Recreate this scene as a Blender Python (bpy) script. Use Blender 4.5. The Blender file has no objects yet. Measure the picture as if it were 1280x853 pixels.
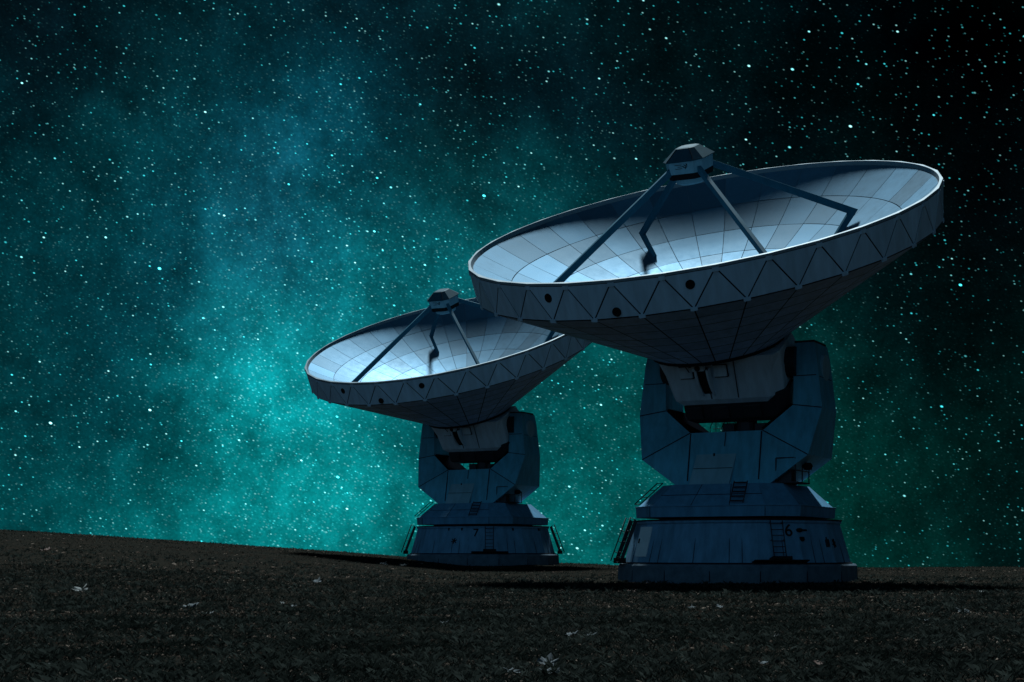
import bpy, math, random
import numpy as np
from mathutils import Vector, Matrix
random.seed(7)
rng = np.random.default_rng(11)
R = math.radians
S = bpy.context.scene
COL = S.collection
EYE = 0.95
F_PX, H_PX, W_PX, HT_PX = 1800.0, 690.0, 1280.0, 853.0

# ---------------------------------------------------------------- materials
def new_mat(name):
    m = bpy.data.materials.new(name); m.use_nodes = True
    return m, m.node_tree, m.node_tree.nodes['Principled BSDF']

def paint(name, col, rough=0.5, grime=0.15, spec=0.5, tone=False, metal=0.0, streak=True, scale=1.0):
    m, t, b = new_mat(name)
    N, L = t.nodes, t.links
    tc = N.new('ShaderNodeTexCoord')
    mp = N.new('ShaderNodeMapping'); mp.inputs['Scale'].default_value = (2.2*scale, 2.2*scale, (0.45 if streak else 2.2)*scale)
    L.new(tc.outputs['Object'], mp.inputs['Vector'])
    n1 = N.new('ShaderNodeTexNoise'); n1.inputs['Scale'].default_value = 1.6; n1.inputs['Detail'].default_value = 7
    n1.inputs['Roughness'].default_value = 0.62
    L.new(mp.outputs[0], n1.inputs['Vector'])
    mr = N.new('ShaderNodeMapRange'); mr.inputs['From Min'].default_value = 0.3; mr.inputs['From Max'].default_value = 0.7
    mr.inputs['To Min'].default_value = 1.0 - grime; mr.inputs['To Max'].default_value = 1.0 + grime*0.4
    L.new(n1.outputs['Fac'], mr.inputs['Value'])
    sc = N.new('ShaderNodeVectorMath'); sc.operation = 'SCALE'; sc.inputs[0].default_value = col[:3]
    L.new(mr.outputs[0], sc.inputs['Scale'])
    out = sc.outputs[0]
    if tone:
        at = N.new('ShaderNodeAttribute'); at.attribute_name = 'tone'
        s2 = N.new('ShaderNodeVectorMath'); s2.operation = 'SCALE'
        L.new(out, s2.inputs[0]); L.new(at.outputs['Fac'], s2.inputs['Scale']); out = s2.outputs[0]
    L.new(out, b.inputs['Base Color'])
    mr2 = N.new('ShaderNodeMapRange'); mr2.inputs['To Min'].default_value = rough - 0.08; mr2.inputs['To Max'].default_value = rough + 0.12
    L.new(n1.outputs['Fac'], mr2.inputs['Value']); L.new(mr2.outputs[0], b.inputs['Roughness'])
    b.inputs['Specular IOR Level'].default_value = spec
    b.inputs['Metallic'].default_value = metal
    return m

M_REFL = paint('reflector_paint', (0.072, 0.175, 0.262), 0.54, 0.10, 0.3, tone=True, metal=0.7, streak=False)
M_BAND = paint('band_paint', (0.50, 0.66, 0.80), 0.55, 0.22, 0.4, tone=True)
M_SHELL = paint('shell_paint', (0.42, 0.62, 0.92), 0.5, 0.3, 0.4, tone=True)
M_LIP = paint('lip_metal', (0.20, 0.26, 0.30), 0.55, 0.12)
M_GAP = paint('joint_black', (0.012, 0.014, 0.022), 0.8, 0.1, 0.2)
M_YOKE = paint('yoke_paint', (0.10, 0.42, 0.58), 0.5, 0.35, 0.35)
M_PANEL = paint('panel_paint', (0.26, 0.46, 0.55), 0.55, 0.2, 0.35)
M_TURN = paint('turntable_paint', (0.10, 0.28, 0.44), 0.6, 0.3, 0.3)
M_BASE = paint('base_paint', (0.13, 0.29, 0.44), 0.62, 0.35, 0.3)
M_CAB = paint('cabin_paint', (0.66, 0.78, 0.88), 0.5, 0.22, 0.4)
M_STRUT = paint('strut_paint', (0.03, 0.15, 0.22), 0.6, 0.2, 0.15)
M_SHADE = paint('shade_black', (0.004, 0.005, 0.007), 0.92, 0.1, 0.0)  # near-black for the slabs that stand in for shade on the chamfers
M_ROOF = paint('roof_paint', (0.015, 0.07, 0.10), 0.65, 0.2, 0.1)
M_DARK = paint('dark_steel', (0.02, 0.022, 0.03), 0.5, 0.2, 0.4)
M_CONC = paint('concrete', (0.10, 0.14, 0.18), 0.85, 0.35, 0.2, streak=False)
M_INK = paint('black_paint', (0.006, 0.007, 0.009), 0.7, 0.1, 0.2)
M_LITWALL = paint('lit_wall_white', (0.62, 0.68, 0.72), 0.5, 0.15)  # pale colour standing in for light on the base wall

# ---------------------------------------------------------------- mesh builder
class MB:
    def __init__(s): s.v = []; s.f = []; s.m = []; s.t = []; s.sm = []
    def face(s, pts, mi=0, tone=1.0, smooth=False):
        i = len(s.v); s.v += [tuple(p) for p in pts]; s.f.append(tuple(range(i, i+len(pts)))); s.m.append(mi); s.t.append(tone); s.sm.append(smooth)
    def poly(s, verts, faces, mi=0, tone=1.0, smooth=False):
        i = len(s.v); s.v += [tuple(p) for p in verts]
        for f in faces: s.f.append(tuple(i+k for k in f)); s.m.append(mi); s.t.append(tone); s.sm.append(smooth)
    def obox(s, c, ax, ay, az, mi=0, tone=1.0):
        c, ax, ay, az = map(Vector, (c, ax, ay, az))
        v = [c + sx*ax + sy*ay + sz*az for sx in (-1, 1) for sy in (-1, 1) for sz in (-1, 1)]
        s.poly(v, [(0,1,3,2), (4,6,7,5), (0,4,5,1), (2,3,7,6), (0,2,6,4), (1,5,7,3)], mi, tone)
    def box(s, x0, x1, y0, y1, z0, z1, mi=0, tone=1.0):
        s.obox(((x0+x1)/2, (y0+y1)/2, (z0+z1)/2), ((x1-x0)/2, 0, 0), (0, (y1-y0)/2, 0), (0, 0, (z1-z0)/2), mi, tone)
    def bar(s, a, b, w, h, nrm=(0, 0, 1), mi=0):
        """box-section bar from a to b, w wide across nrm, h deep along nrm"""
        a, b, n = Vector(a), Vector(b), Vector(nrm)
        d = (b-a); L = d.length; d.normalize()
        x = d.cross(n)
        if x.length < 1e-4: x = d.cross(Vector((1, 0, 0)))
        x.normalize(); n = x.cross(d).normalized()
        s.obox((a+b)/2, d*(L/2), x*(w/2), n*(h/2), mi)
    def tube(s, pts, r, seg=8, mi=0, closed=False):
        pts = [Vector(p) for p in pts]; n = len(pts); rings = []
        for i, p in enumerate(pts):
            if closed: d = pts[(i+1) % n] - pts[i-1]
            else: d = pts[min(i+1, n-1)] - pts[max(i-1, 0)]
            d.normalize()
            u = d.cross(Vector((0, 0, 1)))
            if u.length < 0.05: u = d.cross(Vector((1, 0, 0)))
            u.normalize(); w = d.cross(u)
            rings.append([p + r*(math.cos(2*math.pi*k/seg)*u + math.sin(2*math.pi*k/seg)*w) for k in range(seg)])
        v = [q for rg in rings for q in rg]; f = []
        for i in range(n if closed else n-1):
            j = (i+1) % n
            for k in range(seg): f.append((i*seg+k, i*seg+(k+1) % seg, j*seg+(k+1) % seg, j*seg+k))
        if not closed: f += [tuple(range(seg-1, -1, -1)), tuple((n-1)*seg+k for k in range(seg))]
        s.poly(v, f, mi, smooth=True)
    def loft(s, rings, mi=0, cap=(True, True), tone=1.0):
        n = len(rings[0]); v = [p for r in rings for p in r]; f = []
        for i in range(len(rings)-1):
            for k in range(n): f.append((i*n+k, i*n+(k+1) % n, (i+1)*n+(k+1) % n, (i+1)*n+k))
        if cap[0]: f.append(tuple(range(n-1, -1, -1)))
        if cap[1]: f.append(tuple((len(rings)-1)*n+k for k in range(n)))
        s.poly(v, f, mi, tone)
    def build(s, name, mats, parent=None, loc=None, rot=None, bevel=0.0):
        me = bpy.data.meshes.new(name)
        me.from_pydata(s.v, [], s.f)
        if not isinstance(mats, (list, tuple)): mats = [mats]
        for m in mats: me.materials.append(m)
        me.polygons.foreach_set('material_index', s.m)
        me.polygons.foreach_set('use_smooth', s.sm)
        a = me.attributes.new('tone', 'FLOAT', 'FACE'); a.data.foreach_set('value', s.t)
        me.update()
        o = bpy.data.objects.new(name, me); COL.objects.link(o)
        if parent: o.parent = parent
        if loc is not None: o.location = loc
        if rot is not None: o.rotation_euler = rot
        if bevel:
            b = o.modifiers.new('bevel', 'BEVEL'); b.width = bevel; b.segments = 2; b.limit_method = 'ANGLE'; b.angle_limit = R(25)
        return o

def ngon(n, r, z, rot=0.0):
    return [(r*math.cos(2*math.pi*(k+0.5)/n + rot), r*math.sin(2*math.pi*(k+0.5)/n + rot), z) for k in range(n)]
def chamf(h, c, z, rot=0.0, hy=None):
    hy = hy or h
    p = [(h, -hy+c), (h, hy-c), (h-c, hy), (-h+c, hy), (-h, hy-c), (-h, -hy+c), (-h+c, -hy), (h-c, -hy)]
    cs, sn = math.cos(rot), math.sin(rot)
    return [(x*cs-y*sn, x*sn+y*cs, z) for x, y in p]

def text_mesh(name, txt, size, parent, mat, M, ext=0.004):
    cu = bpy.data.curves.new(name, 'FONT'); cu.body = txt; cu.size = size; cu.extrude = ext
    cu.align_x = 'CENTER'; cu.align_y = 'CENTER'; cu.offset = 0.004
    tmp = bpy.data.objects.new('tmp', cu); COL.objects.link(tmp)
    me = bpy.data.meshes.new_from_object(tmp); me.name = name
    bpy.data.objects.remove(tmp)
    me.materials.clear(); me.materials.append(mat)
    o = bpy.data.objects.new(name, me); COL.objects.link(o); o.parent = parent; o.matrix_local = M
    return o

# ---------------------------------------------------------------- the telescope
NS = 32
RR = 7.5
FOC4 = 19.5
def par(r): return r*r/FOC4 - RR*RR/FOC4
def pol(r, a, z): return Vector((r*math.cos(a), r*math.sin(a), z))   # a: 0 = +x (right), -90 = front

ZEN, AZ = R(24.8), R(28.5)
PH0 = R(-11.6)      # rim vertex phase, measured from +x towards the front
def va(k): return -(PH0 + 2*math.pi*k/NS)

def telescope(loc, label, base_rot, number, layout):
    root = bpy.data.objects.new('radio_telescope', None); COL.objects.link(root)
    root.location = loc; root['label'] = label; root['category'] = 'radio telescope'; root['group'] = 'radio telescopes on the hilltop'
    rnd = random.Random(int(number))
    # ---- plinth
    b = MB()
    b.loft([ngon(16, 3.98, -0.6), ngon(16, 3.95, 0.5), ngon(16, 3.90, 0.56), ])
    for k in range(16):
        a = 2*math.pi*k/16
        p0, p1 = pol(3.962, a+math.pi/16, 0.02), pol(3.935, a+math.pi/16, 0.5)
        b.bar(p0, p1, 0.035, 0.02, (math.cos(a+math.pi/16), math.sin(a+math.pi/16), 0), 1)
    b.build('plinth', [M_CONC, M_GAP], root, rot=(0, 0, base_rot), bevel=0.015)
    # ---- base wall
    b = MB(); NB = 16
    r0, r1, z0, z1 = 3.76, 3.38, 0.562, 1.90
    b.loft([ngon(NB, r0, z0), ngon(NB, r1, z1)])
    def wall_r(z): return (r0 + (r1-r0)*(z-z0)/(z1-z0))*math.cos(math.pi/NB)
    for k in range(NB):                                   # welded seams, one or two to a facet
        a = 2*math.pi*(k+1.0)/NB + 0.0
        for da in ((0.03,) if k % 2 else (-0.05, 0.06)):
            aa = a + da
            fr = math.cos(math.pi/NB)/math.cos(da)
            b.bar(pol(r0*fr+0.0, aa, z0+0.03), pol(r1*fr, aa, z1-0.06), 0.022, 0.014, (math.cos(a), math.sin(a), 0.28), 1)
    b.loft([ngon(NB, r1+0.06, z1-0.04), ngon(NB, r1+0.07, z1+0.035)], 0)       # deck edge
    b.loft([ngon(NB, r1+0.085, z1+0.037), ngon(NB, r1+0.085, z1+0.085)], 1)
    b.loft([ngon(NB, r0+0.05, z0+0.002), ngon(NB, r0+0.04, z0+0.05)], 1)
    base = b.build('base', [M_BASE, M_GAP], root, rot=(0, 0, base_rot), bevel=0.008)
    slope = math.atan2(r0-r1, z1-z0)
    def wall_M(deg, z, off=0.012):
        """frame on the wall facet nearest the angle (deg from front, + = right)"""
        a = R(-90+deg)
        kf = round(a/(2*math.pi/NB)); af = kf*2*math.pi/NB
        d = a-af
        n = Vector((math.cos(af)*math.cos(slope), math.sin(af)*math.cos(slope), math.sin(slope)))
        tx = Vector((-math.sin(af), math.cos(af), 0)); up = n.cross(tx)
        rr = wall_r(z)
        p = Vector((rr*math.cos(af), rr*math.sin(af), z)) + tx*(rr*math.tan(d)) + n*off
        return Matrix((( tx.x, up.x, n.x, p.x), (tx.y, up.y, n.y, p.y), (tx.z, up.z, n.z, p.z), (0, 0, 0, 1)))
    text_mesh('number', number, 0.56, base, M_INK, wall_M(layout['num'], 1.60))
    def on_wall(name, fn, deg, z, mats, off=0.0, par_=base):
        q = MB(); fn(q); o = q.build(name, mats, par_); o.matrix_local = wall_M(deg, z, off); return o
    def aster(q):
        for k in range(3):
            a = math.pi*k/3+0.3
            q.bar((-0.15*math.cos(a), -0.15*math.sin(a), 0.012+0.003*k), (0.15*math.cos(a), 0.15*math.sin(a), 0.012+0.003*k), 0.045, 0.02, (0, 0, 1), 0)
        q.loft([ngon(10, 0.06, 0.0), ngon(10, 0.05, 0.04)], 0)
    on_wall('wall_bracket', aster, layout['star'], 1.22, [M_INK])
    if 'marks' in layout:
        def mk(q):
            q.loft([[(-0.12+x*0.13, y*0.07, z) for x, y, z in ngon(10, 1, 0.002)], [(-0.12+x*0.12, y*0.06, z) for x, y, z in ngon(10, 1, 0.06)]])
            q.bar((-0.08, 0, 0.02), (0.2, 0.0, 0.02), 0.05, 0.03)
        on_wall('wall_lamp', mk, layout['marks'], 1.62, [M_INK])
        on_wall('vent_cover', lambda q: (q.box(-0.09, 0.09, -0.05, 0.05, 0, 0.04), q.box(-0.05, 0.05, -0.09, -0.052, 0.0, 0.05)), layout['marks']-1, 1.36, [M_INK])
        on_wall('junction_box', lambda q: (q.box(-0.07, 0.07, -0.12, 0.12, 0, 0.05), q.box(-0.02, 0.02, 0.12, 0.2, 0.0, 0.03)), layout['star']-7, 1.22, [M_DARK])
    else:
        for dd in (-30, -18, 26, 55):
            on_wall('anchor_eye', lambda q: (q.box(-0.03, 0.03, -0.05, 0.05, 0, 0.05), q.box(-0.05, 0.05, 0.052, 0.08, 0.0, 0.03)), dd, 1.78, [M_INK])
    # wall ladder
    def lad(q):
        for s in (-1, 1):
            q.tube([(s*0.2, -0.6, 0.12), (s*0.2, 0.72, 0.12)], 0.018, 6)
            for y in (-0.55, 0.1, 0.66): q.bar((s*0.2, y, 0.0), (s*0.2, y, 0.12), 0.03, 0.02, (0, 1, 0))
        for k in range(7): q.tube([(-0.2, -0.5+k*0.185, 0.12), (0.2, -0.5+k*0.185, 0.12)], 0.014, 6)
    on_wall('ladder', lad, layout['ladder'], 1.2, [M_DARK])
    on_wall('foot_grate', lambda q: (q.box(-0.32, 0.32, -0.06, 0.04, 0.0, 0.30), q.box(-0.9, 0.9, -0.095, -0.062, 0.0, 0.26)), layout['ladder'], 0.70, [M_INK])
    # stairs up the outside of the wall
    for sd in layout['stairs']:
        a = R(-90+sd); q = MB()
        rad = Vector((math.cos(a), math.sin(a), 0)); tan = Vector((-math.sin(a), math.cos(a), 0))
        top = rad*3.50 + Vector((0, 0, 1.98)); bot = rad*4.02 + Vector((0, 0, 0.60))
        for s in (-1, 1):
            q.bar(top+tan*s*0.34, bot+tan*s*0.34, 0.03, 0.12, rad)
            o_ = rad*0.18 + Vector((0, 0, 0.10))
            q.tube([top+tan*s*0.34+Vector((0, 0, 0.0)), top+tan*s*0.34+o_, bot+tan*s*0.34+o_+Vector((0, 0, -0.05)), bot+tan*s*0.34+rad*0.04], 0.02, 6)
            for u in (0.3, 0.55, 0.8):
                pp = top.lerp(bot, u)+tan*s*0.34; q.tube([pp, pp+o_], 0.014, 6)
        for k in range(6):
            pp = top.lerp(bot, (k+0.7)/6.6); q.obox(pp, tan*0.33, rad*0.07, (0, 0, 0.012))
        st = q.build('stair', [M_DARK], root, rot=(0, 0, base_rot))
        q = MB(); q.obox(rad*3.97+Vector((0, 0, 0.66)), tan*0.42, rad*0.12, (0, 0, 0.09)); q.build('stair_foot', [M_INK], st)
    if layout.get('panel') is not None:  # added pale panel with handle, painted in place of a lit wall patch
        on_wall('lit_wall_patch', lambda q: (q.box(-0.28, 0.28, -0.5, 0.5, 0.0, 0.03), q.box(-0.22, -0.18, -0.05, 0.1, 0.03, 0.06, 1)), layout['panel'], 1.27, [M_LITWALL, M_DARK])
    # ---- turntable
    b = MB()
    trot = -AZ
    b.loft([ngon(24, 2.55, 1.96), ngon(24, 2.55, 2.06)], 1)
    b.loft([chamf(2.78, 0.85, 2.061), chamf(2.80, 0.85, 2.42)], 0)
    b.loft([chamf(2.74, 0.85, 2.422), chamf(2.05, 0.62, 3.13)], 0)
    b.loft([chamf(2.83, 0.87, 2.395), chamf(2.83, 0.87, 2.428)], 0)
    for sx in (-1, 1):
        b.bar((sx*1.93, -2.80, 2.07), (sx*1.93, -2.80, 2.4), 0.02, 0.02, (0, -1, 0), 1)
    for x0, x1 in ((-0.55, -0.42), (0.75, 0.56)):
        b.bar((x0, -2.742, 2.43), (x1, -2.062, 3.12), 0.02, 0.014, (0, -0.7, 0.7), 1)
    b.bar((-1.7, -2.405, 2.78), (1.7, -2.405, 2.78), 0.02, 0.014, (0, -0.7, 0.7), 1)
    tt = b.build('turntable', [M_TURN, M_GAP], root, rot=(0, 0, trot), bevel=0.012)
    q = MB()
    dn = Vector((0, -0.72, 0.69))
    for s in (-1, 1):
        q.tube([Vector((1.0+s*0.22, -2.76, 2.44))+dn*0.08, Vector((0.92+s*0.22, -2.10, 3.14))+dn*0.08], 0.02, 6)
    for k in range(5):
        p = Vector((1.0-0.02*k, -2.70+0.14*k, 2.5+0.148*k))+dn*0.08
        q.bar(p-Vector((0.22, 0, 0)), p+Vector((0.22, 0, 0)), 0.05, 0.02, dn)
    q.build('ladder', [M_DARK], tt)
    q = MB()                                              # slanting rail up the left corner
    for x in (-2.62, -2.42):
        q.tube([(x, -2.45, 2.5), (x+0.55, -1.85, 3.2)], 0.02, 6)
    for u in (0, 0.33, 0.66, 1): q.tube([(-2.62+0.55*u, -2.45+0.6*u, 2.5+0.7*u), (-2.42+0.55*u, -2.45+0.6*u, 2.5+0.7*u)], 0.014, 6)
    q.build('hand_rail', [M_DARK], tt)
    # ---- yoke
    b = MB()
    prs = [(-2.86, 7.66, -2.25, 7.66, 0.74, 0.74), (-2.95, 7.2, -2.22, 7.2, 0.78, 0.78), (-3.15, 5.55, -2.2, 5.68, 0.80, 0.80),
           (-2.85, 4.03, -1.25, 4.88, 1.32, 1.0), (-1.60, 3.135, -0.95, 4.88, 1.35, 1.0)]
    prs = prs + [(-a, b_, -c, d, e, f) for a, b_, c, d, e, f in reversed(prs)]
    v = []
    for xo, zo, xi, zi, ho, hi in prs:
        v += [(xo, -ho, zo), (xi, -hi, zi), (xi, hi, zi), (xo, ho, zo)]
    f = []
    for i in range(len(prs)-1):
        p, q_ = i*4, i*4+4
        for k in range(4):
            f.append((p+k, p+(k+1) % 4, q_+(k+1) % 4, q_+k))
    e = (len(prs)-1)*4
    f += [(0, 3, 2, 1), (e, e+1, e+2, e+3)]
    b.poly(v, f)
    q = b
    def fseam(i):
        xo, zo, xi, zi, ho, hi = prs[i]
        q.bar((xo*0.995, -ho-0.004, zo), (xi, -hi-0.004, zi), 0.03, 0.02, (0, -1, 0), 1)
    for i in (2, 3, 6, 7): fseam(i)
    for sx in (-1, 1):
        q.bar((sx*1.22, -1.02, 4.86), (sx*1.22, -1.33, 3.28), 0.035, 0.03, (0, -1, 0), 1)
        q.bar((sx*2.95, -0.79, 6.6), (sx*2.23, -0.79, 6.6), 0.025, 0.02, (0, -1, 0), 1)
        q.bar((sx*3.02, -0.7, 6.55), (sx*3.02, 0.7, 6.55), 0.025, 0.02, (sx, 0, 0), 1)
    q.bar((0, -1.02, 4.86), (0, -1.14, 4.4), 0.02, 0.02, (0, -1, 0), 1)
    yoke = b.build('yoke', [M_YOKE, M_GAP], root, loc=(layout.get('yoke_dx', 0), 0, 0), rot=(0, 0, trot))
    q = MB()
    q.poly([(-0.95, -1.12, 4.22), (0.42, -1.12, 4.22), (0.28, -1.52, 3.14), (-1.1, -1.52, 3.14),
            (-0.95, -0.95, 4.22), (0.42, -0.95, 4.22), (0.28, -1.1, 3.14), (-1.1, -1.1, 3.14)],
           [(0, 3, 2, 1), (0, 1, 5, 4), (1, 2, 6, 5), (2, 3, 7, 6), (3, 0, 4, 7)])
    q.bar((-1.01, -1.335, 3.68), (0.345, -1.335, 3.68), 0.02, 0.02, (0, -1, 0.3), 1)
    q.bar((-0.35, -1.16, 4.18), (-0.35, -1.165, 4.08), 0.06, 0.03, (0, -1, 0.3), 1)
    q.build('front_cover', [M_PANEL, M_GAP], yoke, bevel=0.01)
    for sx in (-1, 1):                                   # bearing housings on the arms
        q = MB()
        q.loft([[(sx*2.86, 0.45*math.cos(t), 6.9+0.45*math.sin(t)) for t in np.linspace(0, 2*math.pi, 20, endpoint=False)][::sx],
                [(sx*3.06, 0.42*math.cos(t), 6.9+0.42*math.sin(t)) for t in np.linspace(0, 2*math.pi, 20, endpoint=False)][::sx]])
        q.build('bearing_housing', [M_PANEL], yoke, bevel=0.02)
        q = MB()
        q.box(sx*2.19 if sx > 0 else -2.85, 2.85 if sx > 0 else -2.19, -0.66, 0.66, 7.663, 7.74)
        q.build('arm_cap', [M_DARK], yoke, bevel=0.01)
    q = MB()                                             # lamp on the right flank
    q.loft([ngon(10, 0.12, 0.0), ngon(10, 0.16, 0.12), ngon(10, 0.1, 0.22)]); q.bar((0, 0, 0.1), (-0.35, 0, 0.22), 0.05, 0.05)
    q.build('flood_lamp', [M_INK], yoke, loc=(2.62, -0.6, 3.58))
    q = MB()                                             # little service balcony beside the right foot
    q.box(1.75, 2.45, -1.3, 0.2, 3.15, 3.19)
    for x, y in ((1.78, -1.28), (2.42, -1.28), (2.42, -0.55), (2.42, 0.18)): q.tube([(x, y, 3.19), (x, y, 3.95)], 0.02, 6)
    for z in (3.55, 3.95): q.tube([(1.78, -1.28, z), (2.42, -1.28, z), (2.42, 0.18, z)], 0.018, 6)
    q.box(1.85, 2.25, -1.15, -0.8, 3.192, 3.6)
    q.build('service_balcony', [M_DARK], yoke)
    for sx in (-1, 1):  # added black slabs, hide the sunlit patch on the inner chamfers
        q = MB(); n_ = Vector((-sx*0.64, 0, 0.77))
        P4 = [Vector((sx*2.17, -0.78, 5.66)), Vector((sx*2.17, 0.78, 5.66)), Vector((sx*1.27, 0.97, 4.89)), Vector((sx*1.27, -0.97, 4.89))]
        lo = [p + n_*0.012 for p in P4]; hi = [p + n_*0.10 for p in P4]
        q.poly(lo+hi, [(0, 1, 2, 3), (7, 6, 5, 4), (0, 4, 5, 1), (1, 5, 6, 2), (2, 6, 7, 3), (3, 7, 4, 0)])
        q.build('chamfer_shade_slab', [M_SHADE], yoke)
    # drive motor and cable loops in the opening
    q = MB()
    q.loft([ngon(16, 0.34, 4.885), ngon(16, 0.34, 5.28), ngon(16, 0.26, 5.34)]); q.box(-0.75, -0.36, -0.22, 0.22, 4.885, 5.2); q.box(0.36, 0.95, -0.28, 0.28, 4.885, 5.16)
    q.build('drive_motor', [M_DARK], yoke, loc=(0.45, -0.25, 0), bevel=0.02)
    q = MB()
    for c, rr_ in ((-0.55, 0.34), (-0.2, 0.28)):
        q.tube([(c+rr_*math.cos(t), -0.1, 5.05+rr_*math.sin(t)) for t in np.linspace(0.0, 2*math.pi, 26)], 0.014, 6)
    for x in (-1.0, -0.75, -0.5, -0.1): q.tube([(x, 0.75, 4.88), (x, 0.75, 5.45)], 0.012, 6)
    for z in (5.15, 5.42): q.tube([(-1.1, 0.75, z), (0.1, 0.75, z)], 0.012, 6)
    q.build('cable_loop', [M_DARK], yoke)
    # ---- everything that tips with the dish
    D = dict(loc=DISH_OFF, rot=(ZEN, 0, -AZ))
    # reflector
    b = MB()
    rings = [(7.36, 6.25, 32), (6.25, 5.1, 32), (5.1, 3.95, 32), (3.95, 2.75, 32), (2.75, 1.6, 16), (1.6, 0.55, 16)]
    g = 0.011
    for ri, (ro, rin, n) in enumerate(rings):
        for k in range(n):
            a0, a1 = va(0)+2*math.pi*k/n, va(0)+2*math.pi*(k+1)/n
            tone = rnd.choice((0.74, 0.88, 0.95, 1.0, 1.0, 1.08, 1.2))*rnd.uniform(0.97, 1.03)
            tr, ta = rnd.gauss(0, 0.0008), rnd.gauss(0, 0.0012)
            ga0 = g
            P = []
            nu = 3; nr = 3
            for i in range(nr+1):
                r = (rin+g) + (ro-rin-2*g)*i/nr
                da = ga0/r
                for j in range(nu+1):
                    u = j/nu; a = (a0+da) + (a1-a0-2*da)*u
                    P.append(pol(r, a, par(r) + tr*(i-nr/2)*1.4 + ta*(u-0.5)*2.0))
            F = []
            for i in range(nr):
                for j in range(nu):
                    q0 = i*(nu+1)+j; F.append((q0, q0+1, q0+nu+2, q0+nu+1) if False else (q0, q0+nu+1, q0+nu+2, q0+1))
            b.poly(P, F, 0, tone, smooth=True)
    # dark backing under the panel joints
    rr_ = [0.0001, 0.6, 1.6, 2.75, 3.95, 5.1, 6.25, 7.40]
    V = []; F = []
    for r in rr_:
        for k in range(64): V.append(pol(r, 2*math.pi*k/64, par(r)-0.035))
    for i in range(len(rr_)-1):
        for k in range(64): F.append((i*64+k, i*64+(k+1) % 64, (i+1)*64+(k+1) % 64, (i+1)*64+k))
    b.poly(V, F, 1, smooth=True)
    refl = b.build('reflector', [M_REFL, M_GAPL], root, **D)
    q = MB(); q.loft([ngon(24, 0.56, par(0.5)-0.02), ngon(24, 0.42, par(0.4)+0.25)]); q.build('centre_hub', [M_DARK], refl)
    # rim lip
    b = MB()
    def rg(r, z, flat=True):
        out = []
        for k in range(NS*4):
            a = va(0)-2*math.pi*k/(NS*4); d = (k % 4)/4*2*math.pi/NS - math.pi/NS
            out.append(pol(r*(math.cos(math.pi/NS)/math.cos(d) if flat else 1.0), a, z))
        return out[::-1]
    R0 = RR
    ringz = [rg(7.375, par(7.36)-0.02, False), rg(7.405, 0.028, False), rg(R0+0.012, 0.02), rg(R0+0.02, 0.0), rg(R0+0.02, -0.06)]
    b.loft(ringz, cap=(False, False))
    b.build('rim_lip', [M_LIP], root, **D)
    # rim band: antiprism of triangular sheets on a dark backing ring
    BH = 1.10
    b = MB()
    def T(k): return pol(R0, va(k), -0.06)
    def Bn(k): return pol(R0-0.06, va(k+0.5), -BH)
    def tri(p, q_, s, inset, mi=0, tone=1.0, up=0.0):
        c = (p+q_+s)/3; n = (q_-p).cross(s-p).normalized()
        if n.dot(Vector((c.x, c.y, 0))) < 0: n = -n; p, q_ = q_, p
        out = []
        tri_ = [p, q_, s]
        for i in range(3):
            A, B_, C_ = tri_[i], tri_[(i+1) % 3], tri_[(i+2) % 3]
            u = (B_-A).normalized(); w = (C_-A).normalized(); h = math.acos(max(-1, min(1, u.dot(w))))/2
            out.append(A + (u+w).normalized()*(inset/math.sin(h)) + n*up)
        inn = [o - n*0.03 for o in out]
        b.poly(out+inn, [(0, 1, 2), (0, 3, 4, 1), (1, 4, 5, 2), (2, 5, 3, 0)], mi, tone)
        return n
    for k in range(NS):
        for p, q_, s in ((T(k), T(k+1), Bn(k)), (Bn(k), Bn(k-1), T(k))):
            tri(p, q_, s, 0.020, 0, rnd.uniform(0.88, 1.08), 0.012)
    for k in range(NS):
        for p, q_, s in ((T(k), T(k+1), Bn(k)), (Bn(k), Bn(k-1), T(k))):
            c = (p+q_+s)/3; n = (q_-p).cross(s-p)
            if n.dot(Vector((c.x, c.y, 0))) < 0: p, q_ = q_, p
            b.face([p, q_, s], 1)
            ins = Vector((c.x, c.y, 0)).normalized()*0.07
            b.face([s-ins, q_-ins, p-ins], 1)
    for k in range(NS):                                   # node plates
        for P_, dz, w in ((T(k), -0.05, 0.09), (Bn(k), 0.0, 0.10)):
            rad = Vector((P_.x, P_.y, 0)).normalized(); tan = Vector((-rad.y, rad.x, 0))
            b.obox(P_+rad*0.012+Vector((0, 0, dz)), tan*w, rad*0.018, (0, 0, 0.055), 0, 0.95)
    band = b.build('rim_band', [M_BAND, M_GAP], root, **D)
    for (k, up, fr) in layout['ports']:
        if up: A = (T(k)+T(k+1)+Bn(k))/3; nn = (T(k+1)-T(k)).cross(Bn(k)-T(k)).normalized()
        else: A = (Bn(k)+Bn(k-1)+T(k))/3; nn = (Bn(k-1)-Bn(k)).cross(T(k)-Bn(k)).normalized()
        if nn.dot(Vector((A.x, A.y, 0))) < 0: nn = -nn
        A = A + Vector((0, 0, fr))
        q = MB(); u = nn.cross(Vector((0, 0, 1))).normalized(); w = u.cross(nn)
        ring = lambda rad_, h: [A + nn*h + rad_*(math.cos(t)*u+math.sin(t)*w) for t in np.linspace(0, 2*math.pi, 20, endpoint=False)]
        q.loft([ring(0.135, 0.0), ring(0.13, 0.03), ring(0.10, 0.03), ring(0.09, 0.015)], cap=(False, True))
        q.build('port_hole', [M_INK], band)
    # back shell
    b = MB()
    prof = [(R0-0.06 + (2.25-R0+0.06)*i/7.0, -BH-0.003 + (-4.12+BH)*i/7.0) for i in range(8)]
    def sh(i, kk, out=0.0): return pol(prof[i][0]+out*0.5, va(kk), prof[i][1]-out)
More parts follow.
